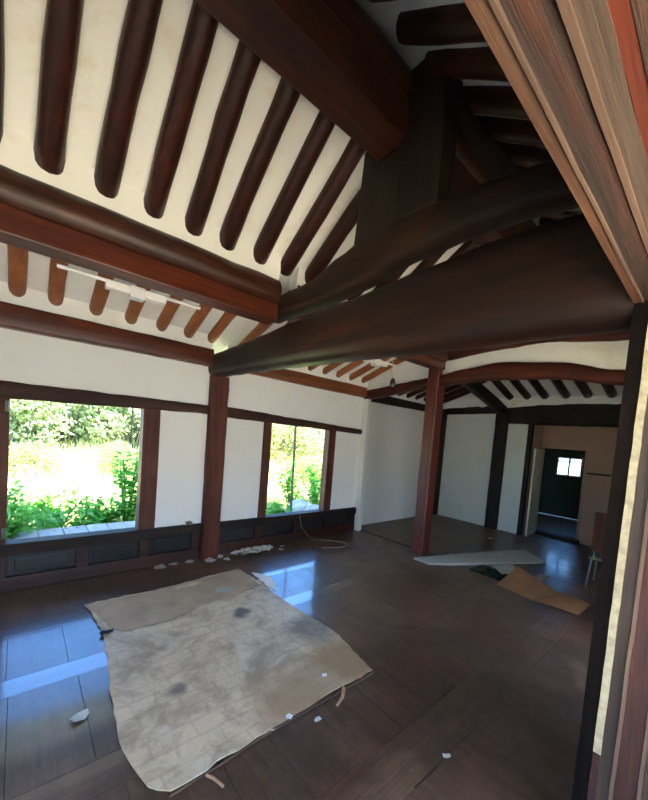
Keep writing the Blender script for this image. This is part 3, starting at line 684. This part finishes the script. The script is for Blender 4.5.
# foam board and folded cardboard near the tall post
mb = MB(); mb.prism([(4.09, 2.67), (4.10, 2.44), (4.35, 2.28), (5.75, 1.57), (6.12, 1.98), (5.0, 2.38)], .004, .035)
bmesh.ops.bevel(mb.bm, geom=list(mb.bm.edges), offset=.005, segments=1, affect='EDGES')
tag(mb.build('foam_board', FOAM), 'long pale foam board lying flat beside the tall inner post', 'board')
def folded():
    e = empty('folded_cardboard', (4.5, 1.25, 0), 'opened brown cardboard folder lying creased on the floor near the door jamb', 'cardboard')
    def leaf(c00, c10, c11, c01, n=8, arch=.03):
        mb = MB(); c = [Vector(v) for v in (c00, c10, c11, c01)]; g = []
        for i in range(n + 1):
            row = []
            for j in range(n + 1):
                u, v = i / n, j / n
                p = c[0].lerp(c[1], u).lerp(c[3].lerp(c[2], u), v); p.z += arch * math.sin(math.pi * u) * (.4 + .6 * v)
                row.append(mb.bm.verts.new(p))
            g.append(row)
        fs = [mb.bm.faces.new((g[i][j], g[i + 1][j], g[i + 1][j + 1], g[i][j + 1])) for i in range(n) for j in range(n)]
        r = bmesh.ops.solidify(mb.bm, geom=fs, thickness=.004); mb.smooth = True
        return mb.build('leaf', CARD, e)
    leaf((4.28, 1.64, .006), (4.20, 1.21, .006), (4.72, 1.13, .008), (4.83, 1.62, .13), arch=-.0)
    leaf((4.20, 1.20, .008), (4.25, .83, .006), (4.50, .78, .07), (4.72, 1.12, .010), arch=.015)
folded()
sheet('paper_sheet', [(4.80, 1.93), (5.12, 1.78), (4.92, 1.58), (4.62, 1.72)], .030, .004, FOAM, 'pale paper sheet on the green plastic between foam board and cardboard', 'paper', .004, .01)
def crumple(name, x, y, rx, ry, h, mat, label, cat, n=9):
    mb = MB(); g = []
    for i in range(n + 1):
        row = []
        for j in range(n + 1):
            u, v = i / n * 2 - 1, j / n * 2 - 1
            r = max(0, 1 - max(abs(u), abs(v)) ** 2)
            row.append(mb.bm.verts.new((x + u * rx * U(.85, 1.1), y + v * ry * U(.85, 1.1), .003 + h * r * U(.3, 1))))
        g.append(row)
    fs = [mb.bm.faces.new((g[i][j], g[i + 1][j], g[i + 1][j + 1], g[i][j + 1])) for i in range(n) for j in range(n)]
    bmesh.ops.solidify(mb.bm, geom=fs, thickness=.003)
    return tag(mb.build(name, mat), label, cat)
crumple('green_plastic', 4.64, 1.86, .20, .22, .035, GREENP, 'crumpled dark green plastic sheet between foam board and cardboard', 'plastic sheet')
crumple('plastic_scrap', 5.10, 1.42, .16, .06, .03, FOAM, 'pale crumpled scrap behind the opened cardboard folder', 'scrap', 6)
crumple('floor_scrap', 6.35, 2.62, .05, .03, .02, PAPER, 'tiny pale scrap on the far floor near the far dark post', 'scrap', 5)

# white paper scraps along the wainscot
def scrap(x, y, r, label, z=0, mat=PAPER, name='paper_scrap', h=.02):
    mb = MB(); k = random.choice((5, 6, 7)); a0 = U(0, 6)
    pts = [(x + math.cos(a0 + 6.283 * i / k) * r * U(.6, 1.2), y + math.sin(a0 + 6.283 * i / k) * r * U(.5, 1.1)) for i in range(k)]
    lo = [mb.bm.verts.new((p[0], p[1], z + .001 + U(0, h))) for p in pts]; c0 = mb.bm.verts.new((x, y, z + .002 + U(0, h * .4)))
    fs = [mb.bm.faces.new((c0, lo[i], lo[(i + 1) % k])) for i in range(k)]
    bmesh.ops.solidify(mb.bm, geom=fs, thickness=.0015)
    return tag(mb.build(name, mat), label, 'paper')
scrap(1.20, 3.98, .085, 'white paper scrap, leftmost of those left of the post foot')
scrap(1.36, 4.00, .065, 'white paper scrap, second from the left along the wall left of the post foot')
scrap(1.52, 3.97, .06, 'small white paper scrap just left of the post foot')
scrap(1.73, 3.90, .075, 'white paper scrap in front of the post foot')
scrap(1.88, 3.98, .06, 'white paper scrap just right of the post foot')
scrap(1.93, 3.84, .055, 'small white paper scrap between post foot and shredded heap')
scrap(2.70, 3.83, .05, 'white paper crumb right of the shredded heap')
scrap(2.80, 3.95, .04, 'tiny white paper crumb near the wire loop')
scrap(.285, 2.12, .05, 'torn white paper corner on the dark floor left of the stained sheet')
scrap(1.30, 1.36, .025, 'tiny white crumb on the floor before the near edge of the stained sheet')
scrap(1.17, 1.46, .026, 'white paper crumb on the near edge of the stained sheet', .012)
scrap(1.05, 1.44, .02, 'white crumb on the near edge of the stained sheet, left of the larger one', .012)
scrap(1.69, .80, .022, 'white frayed crumb at the end of a floor crack near the door')
scrap(1.55, 1.60, .022, 'tiny white fleck on the stained sheet near its right corner', .010)
scrap(1.50, 4.02, .05, 'tan chip resting on the wainscot rail under the white wall', .432, CARD2, 'wood_chip', .05)
mb = MB()
for _ in range(150):
    a, r = U(0, 6.28), math.sqrt(random.random())
    x, y = 2.36 + .30 * r * math.cos(a), 3.97 + .11 * r * math.sin(a); z = .004 + (1 - r) * U(0, .035); s_ = U(.012, .032); t = U(0, 6.28)
    d = Vector((math.cos(t), math.sin(t), U(-.3, .3))) * s_; f = Vector((-math.sin(t), math.cos(t), U(-.4, .4))) * s_ * .5
    p = Vector((x, y, z + .012)); mb.bm.faces.new([mb.bm.verts.new(p + q) for q in (d + f, -d + f, -d - f, d - f)])
tag(mb.build('paper_shreds', PAPER), 'heap of white paper shreds on the floor beside the post foot', 'paper shreds', None, 'stuff')
# strip of peeled wood, stick and wire
mb = MB(); mb.tube([(1.60, 1.47, .010), (1.575, 1.44, .016), (1.53, 1.405, .008), (1.455, 1.375, .007)], [.006, .012, .011, .008], 7, .2, .5)
tag(mb.build('peeled_strip', STICKM), 'brown peeled strip curling off the near right corner of the stained sheet', 'strip')
mb = MB(); mb.tube([(.72, 1.33, .006), (.70, 1.39, .008), (.68, 1.42, .010)], .007, 7, .3)
tag(mb.build('wood_stick', STICKM), 'short pale stick at the near edge of the stained sheet', 'stick')
mb = MB(); mb.tube([(1.64, .803, .003), (1.55, .80, .003), (1.42, .805, .003)], .003, 6, .3)
tag(mb.build('wood_splinter', W_DARK), 'thin splinter lying in the floor crack near the door', 'splinter')
ptsw = [(3.17, 4.17, .395), (3.18, 4.095, .37), (3.22, 4.08, .20), (3.36, 4.02, .03), (3.50, 3.92, .006), (3.66, 3.76, .006), (3.74, 3.62, .006), (3.60, 3.53, .006), (3.42, 3.56, .006), (3.22, 3.66, .006)]
sm = []
for i in range(len(ptsw) - 1):
    p = [Vector(ptsw[max(0, min(len(ptsw) - 1, i + k))]) for k in (-1, 0, 1, 2)]
    for t in (0, .25, .5, .75):
        sm.append(.5 * ((2 * p[1]) + (p[2] - p[0]) * t + (2 * p[0] - 5 * p[1] + 4 * p[2] - p[3]) * t * t + (3 * p[1] - p[0] - 3 * p[2] + p[3]) * t ** 3))
for v in sm: v.z = max(v.z, .006)
mb = MB(); mb.tube(sm, .0032, 7, 0)
tag(mb.build('loose_wire', WIRE), 'thin tan wire hanging from the small window sill and looping on the floor', 'wire')
# floor boundary batten in the far bay
mb = MB(); mb.box(4.50, 4.56, 2.92, 4.05, 0, .012, .003)
tag(mb.build('trim_4', W_WAIN), 'floor batten from pillar to inner post', kind='structure')

# ------------------------------------------------------------------ OUTSIDE, BACK
def terrain_z(x, y):
    t = max(0, y - 5.6)
    return -.30 + min(t, 7) * .20 + max(0, t - 7) * .05 + .08 * math.sin(x * 1.3 + y) + .05 * math.sin(2.7 * x - 1.4 * y)
mb = MB(); nx, ny = 50, 40; g = []
for i in range(nx + 1):
    g.append([mb.bm.verts.new((-8 + 30 * i / nx, 4.3 + 18 * j / ny, terrain_z(-8 + 30 * i / nx, 4.3 + 18 * j / ny))) for j in range(ny + 1)])
for i in range(nx):
    for j in range(ny): mb.bm.faces.new((g[i][j], g[i + 1][j], g[i + 1][j + 1], g[i][j + 1]))
mb.smooth = True
tag(mb.build('ground_bank', SOIL), 'sunlit bank rising behind the house', kind='structure')
mb = MB(); mb.box(-30, 30, -40, -1.3, -.9, -.42, 0)
tag(mb.build('ground_yard', YARD), 'sunlit front yard', kind='structure')
mb = MB(); mb.box(-16, 20, -8.4, -8.0, -.5, 3.1, .02); mb.prism([(-8.75, 3.08), (-7.65, 3.08), (-8.2, 3.55)], -16, 20, 'x')  # added unseen wall: cuts the front sky, pale face bounces light indoors
tag(mb.build('wall_sky_block', plain('bounce_cream', (.80, .75, .64), .9, 0, .06, 2)), 'added unseen wall across the front yard, blocks sky and bounces light', kind='structure')
# outside deck of grey planks
e = empty('outside_deck', (.4, 4.7, .2), 'grey weathered plank deck outside the large window', 'deck')
x = -1.6
while x < 1.9:
    w = U(.17, .23); mb = MB(); mb.box(x, x + w - .008, 4.24, 5.05 + U(-.01, .01), .235, .27, .004); mb.build('plank', W_DECK, e); x += w
mb = MB(); mb.box(-1.6, 1.9, 4.97, 5.03, .10, .236, .004); mb.build('edge_joist', W_DECK, e)
for xx in (-1.4, .2, 1.75):
    mb = MB(); mb.box(xx, xx + .1, 4.92, 5.0, -.42, .12, .004); mb.build('support', W_DECK, e)
mb = MB(); mb.tube([(.62, 4.42, .282), (.74, 4.40, .285), (.84, 4.44, .283)], [.012, .02, .012], 8, .3, .6)
tag(mb.build('dark_debris', BLACK), 'dark scrap lying on the plank deck outside the large window', 'debris')
mb = MB(); mb.box(2.2, 6.2, 4.30, 5.0, -.4, .16, .02)
tag(mb.build('concrete_ledge', CONC), 'pale concrete ledge outside the small window', 'ledge')
def rock(x, y, z, r, label):
    b2 = bmesh.new(); bmesh.ops.create_icosphere(b2, subdivisions=3, radius=1)
    ph = U(0, 9)
    for v in b2.verts:
        n = v.co.normalized(); d = 1 + .16 * math.sin(3 * n.x + ph) + .12 * math.sin(5 * n.y - ph) + .10 * math.sin(4 * n.z + 2 * ph) + U(-.02, .02)
        v.co = Vector((n.x * r * 1.3 * d, n.y * r * d, max(-.3, n.z) * r * .75 * d))
    m2 = MB(); m2.merge(b2, Matrix.Translation((x, y, z)))
    return tag(m2.build('rock', ROCK), label, 'rock')
rock(4.05, 4.78, .19, .17, 'pale rounded rock on the concrete ledge, middle of the small window')
rock(4.42, 4.80, .18, .13, 'smaller grey rock on the concrete ledge, right end of the small window')
rock(4.3, 5.5, .0, .30, 'large pale rock behind the concrete ledge')
mb = MB(); mb.tube([(3.86, 5.25, -.3), (3.84, 5.25, 1.0), (3.80, 5.25, 2.4)], .022, 8, 0)
tag(mb.build('thin_pole', BARK), 'thin upright pole standing outside the small window', 'pole')

# vegetation
def add_leaf(bm, lay, p, d, up, l, w, val):
    d = d.normalized(); s_ = d.cross(up)
    if s_.length < 1e-3: s_ = d.cross(Vector((1, 0, 0)))
    s_.normalize(); nrm = s_.cross(d)
    a = bm.verts.new(p); b = bm.verts.new(p + d * l * .45 + s_ * w * .5 + nrm * w * .12); c = bm.verts.new(p + d * l - nrm * l * .12); e_ = bm.verts.new(p + d * l * .45 - s_ * w * .5 + nrm * w * .12)
    f = bm.faces.new((a, b, c, e_))
    for lp in f.loops: lp[lay] = (val, val, val, 1)
def rdir(zmin=-1):
    while True:
        v = Vector((U(-1, 1), U(-1, 1), U(-1, 1)))
        if .05 < v.length < 1 and v.normalized().z > zmin: return v.normalized()
def plant_meshes(h, stems, nleaf, ll, lw, mat, spread=.5):
    st = MB(); lf = MB(); lay = lf.bm.loops.layers.color.new('leaf')
    for k in range(stems):
        a = U(0, 6.28); tip = Vector((math.cos(a) * spread * h * U(.3, 1), math.sin(a) * spread * h * U(.3, 1), h * U(.6, 1)))
        mid = tip * .5 + Vector((0, 0, .12 * h)); pts = [Vector((0, 0, -.08)), mid * .55, mid, (mid + tip) * .5, tip]
        st.tube(pts, [.009 * h + .003] * 2 + [.006 * h + .002] * 2 + [.002], 5, 0)
        for i in range(nleaf):
            t = U(.2, 1); q = t * (len(pts) - 1); i0 = min(int(q), len(pts) - 2); p = pts[i0].lerp(pts[i0 + 1], q - i0)
            d = rdir(-.4); d.z *= .6
            add_leaf(lf.bm, lay, p + d * ll * .25, d, Vector((0, 0, 1)) + rdir() * .5, ll * U(.6, 1.2), lw * U(.6, 1.2), random.random())
    return st, lf
def bush_meshes(r, h, n, ll, lw):
    st = MB(); lf = MB(); lay = lf.bm.loops.layers.color.new('leaf'); cl = []
    for k in range(14):
        c = rdir(-.9); c = Vector((c.x * r * .7, c.y * r * .7, h * .48 + c.z * h * .45)); cl.append((c, U(.3, .55) * r))
        st.tube([Vector((U(-.1, .1), U(-.1, .1), -.1)), c * .5 + Vector((0, 0, .1)), c], [.02, .014, .006], 5, 0)
    for i in range(n):
        c, cr = random.choice(cl); p = c + rdir() * cr * math.sqrt(U(.25, 1))
        if p.z < .05: continue
        add_leaf(lf.bm, lay, p, rdir(-.7), rdir(), ll * U(.6, 1.3), lw * U(.6, 1.3), random.random())
    return st, lf
def make_plant(name, meshes, mat):
    e = bpy.data.objects.new(name, None); COL.objects.link(e)
    meshes[0].build('stem', BARK if name == 'bush' else mat, e, origin=(0, 0, 0)); meshes[1].build('foliage', mat, e, origin=(0, 0, 0))
    return e
def copy_tree(o):
    c = o.copy(); COL.objects.link(c)
    for ch in list(o.children):
        d = ch.copy(); COL.objects.link(d); d.parent = c
    return c
used = set()
def place(proto, x, y, z, s_, label, cat, group):
    o = proto if proto.name not in used else copy_tree(proto)
    if o is proto: used.add(proto.name)
    o.location = (x, y, z); o.scale = (s_,) * 3; o.rotation_euler = (0, 0, U(0, 6.28))
    return tag(o, label, cat, group)
weedA = make_plant('leafy_weed', plant_meshes(.55, 12, 34, .095, .06, L_WEED, .7), L_WEED)
weedB = make_plant('leafy_weed', plant_meshes(1.0, 9, 46, .095, .06, L_WEED, .32), L_WEED)
bushA = make_plant('bush', bush_meshes(1.2, 2.0, 6500, .13, .075), L_BUSH)
bushB = make_plant('bush', bush_meshes(1.1, 1.5, 4500, .11, .06), L_OLIVE)
G1 = 'green weeds outside the large window'; G2 = 'green weeds outside the small window'
for i, (x, y, s_, p, lab) in enumerate([
    (-.15, 4.95, 1.0, weedA, 'low bright weed over the deck edge at the left corner of the large window'),
    (.22, 5.30, 1.15, weedA, 'bright green weed behind the deck, left part of the large window'),
    (.55, 5.55, 1.1, weedA, 'bright green weed behind the deck, centre of the large window'),
    (-.25, 5.35, 1.0, weedB, 'upright weed at the left edge of the large window'),
    (1.22, 5.75, 1.1, weedB, 'tall dark green weed behind the deck at the right side of the large window'),
    (.95, 5.9, .9, weedA, 'weed behind the deck left of the tall dark green weed'),
    (.40, 6.1, 1.1, weedA, 'weed on the foot of the bank seen in the large window'),
    (1.75, 6.1, .9, weedB, 'upright weed on the foot of the bank beyond the right window stile')]):
    place(p, x, y, .05 if y < 5.1 else terrain_z(x, y), s_ * (1.0 if y < 5.1 else 1.25), lab, 'weed', G1)
for i, (x, y, s_, p, lab) in enumerate([
    (3.45, 5.35, 1.0, weedA, 'bright weed behind the ledge at the left side of the small window'),
    (3.95, 5.55, .8, weedA, 'low weed behind the ledge below the thin pole'),
    (4.75, 5.45, .95, weedB, 'upright weed at the right side of the small window'),
    (4.55, 6.2, 1.1, weedB, 'upright weed on the bank in the middle of the small window'),
    (5.45, 6.4, 1.0, weedB, 'upright weed on the bank at the right of the small window')]):
    place(p, x, y, terrain_z(x, y), s_ * 1.2, lab, 'weed', G2)
GB = 'bushes on the bank behind the house'
for i, (x, y, s_, p, lab) in enumerate([
    (-.5, 10.6, 1.05, bushA, 'grey green bush high on the bank at the left of the large window'),
    (.9, 11.4, 1.1, bushA, 'grey green bush high on the bank in the middle of the large window'),
    (2.4, 11.0, 1.0, bushA, 'grey green bush high on the bank at the right of the large window'),
    (.2, 8.6, .42, bushB, 'small olive bush halfway up the bank in the large window'),
    (1.7, 9.2, .5, bushB, 'small olive bush on the bank at the right of the large window'),
    (4.6, 10.6, 1.1, bushA, 'grey green bush on the bank between the two windows'),
    (6.6, 10.0, 1.05, bushB, 'olive bush on the bank at the left of the small window'),
    (8.6, 10.6, 1.15, bushA, 'grey green bush on the bank in the middle of the small window'),
    (10.4, 11.2, 1.2, bushB, 'olive bush on the bank at the right of the small window'),
    (6.4, 7.8, .55, bushB, 'small olive bush low on the bank seen in the small window')]):
    place(p, x, y, terrain_z(x, y) - .1, s_, lab, 'bush', GB)
mb = MB(); lay = mb.bm.loops.layers.color.new('leaf')
for _ in range(26000):
    y = 5.15 + 8 * random.random() ** 1.3; k = (y / 4.1)
    x = U(-1.2 * k, 1.6 * k) if random.random() < .5 else U(2.2 * k, 4.4 * k)
    z = terrain_z(x, y); h = U(.12, .42); a = U(0, 6.28); ln = Vector((math.cos(a), math.sin(a), 0)) * h * U(.1, .6); w = Vector((-math.sin(a), math.cos(a), 0)) * U(.006, .014)
    p = Vector((x, y, z - .02)); v = [mb.bm.verts.new(q) for q in (p - w, p + w, p + w * .7 + ln * .4 + Vector((0, 0, h * .6)), p - w * .7 + ln * .4 + Vector((0, 0, h * .6)))]
    t = mb.bm.verts.new(p + ln + Vector((0, 0, h)))
    val = random.random()
    for f in (mb.bm.faces.new(v), mb.bm.faces.new((v[3], v[2], t))):
        for lp in f.loops: lp[lay] = (val, val, val, 1)
tag(mb.build('grass', L_GRASS), 'pale sunlit grass covering the bank behind the house', 'grass', None, 'stuff')

# ------------------------------------------------------------------ LIGHT
w = bpy.data.worlds.new('World'); S.world = w; w.use_nodes = True
nt = w.node_tree; bg = nt.nodes['Background']
sky = nt.nodes.new('ShaderNodeTexSky'); sky.sky_type = 'NISHITA'; sky.sun_disc = False
sky.sun_elevation = math.radians(52); sky.sun_rotation = math.radians(160); sky.air_density = 1.0; sky.dust_density = .6; sky.ozone_density = 1.5
tint = nt.nodes.new('ShaderNodeMix'); tint.data_type = 'RGBA'; tint.blend_type = 'MULTIPLY'; tint.inputs[0].default_value = 1; tint.inputs[7].default_value = (.52, .87, 1.24, 1)
nt.links.new(sky.outputs[0], tint.inputs[6]); nt.links.new(tint.outputs[2], bg.inputs[0]); bg.inputs[1].default_value = .24
sd = bpy.data.lights.new('sun', 'SUN'); sd.energy = 11.0; sd.angle = math.radians(.6); sd.color = (1, .90, .70)
so = bpy.data.objects.new('sun', sd); COL.objects.link(so)
sv = Vector((.42, -.40, 1.05)); so.rotation_euler = (-sv).to_track_quat('-Z', 'Y').to_euler(); so.location = (0, -6, 8)
def portal(x, y, z, sx, sz, ry):
    l = bpy.data.lights.new('sky_portal', 'AREA'); l.shape = 'RECTANGLE'; l.size = sx; l.size_y = sz; l.cycles.is_portal = True; l.energy = 1
    o = bpy.data.objects.new('sky_portal', l); COL.objects.link(o); o.location = (x, y, z); o.rotation_euler = (math.radians(ry), 0, 0)
portal(.45, 4.2, 1.07, 1.1, 1.35, -90)
portal(3.13, 4.26, 1.04, 1.1, 1.35, -90)

# ------------------------------------------------------------------ CAMERA
cd = bpy.data.cameras.new('camera'); cam = bpy.data.objects.new('camera', cd); COL.objects.link(cam)
R = ((0.7524057915071164, -0.6538590564068648, 0.07971109873332596), (0.023789717122749472, -0.09395951173986106, -0.9952917459282109), (0.6582701377593924, 0.7507595783660247, -0.05514055881018517))
M = Matrix(((R[0][0], -R[1][0], -R[2][0]), (R[0][1], -R[1][1], -R[2][1]), (R[0][2], -R[1][2], -R[2][2]))).to_4x4()
M.translation = (0, 0, 1.6); cam.matrix_world = M
cd.sensor_fit = 'HORIZONTAL'; cd.sensor_width = 36; cd.lens = 350.322 * 36 / 648
cd.shift_x = -1.36 / 648; cd.shift_y = 54.45 / 648; cd.clip_start = .02
S.camera = cam
S.view_settings.view_transform = 'Standard'; S.view_settings.look = 'None'; S.view_settings.gamma = 1; S.view_settings.exposure = 2.85
S.cycles.use_denoising = True; S.cycles.max_bounces = 12; S.cycles.diffuse_bounces = 8; S.cycles.glossy_bounces = 4; S.cycles.transmission_bounces = 6
S.cycles.sample_clamp_indirect = 8
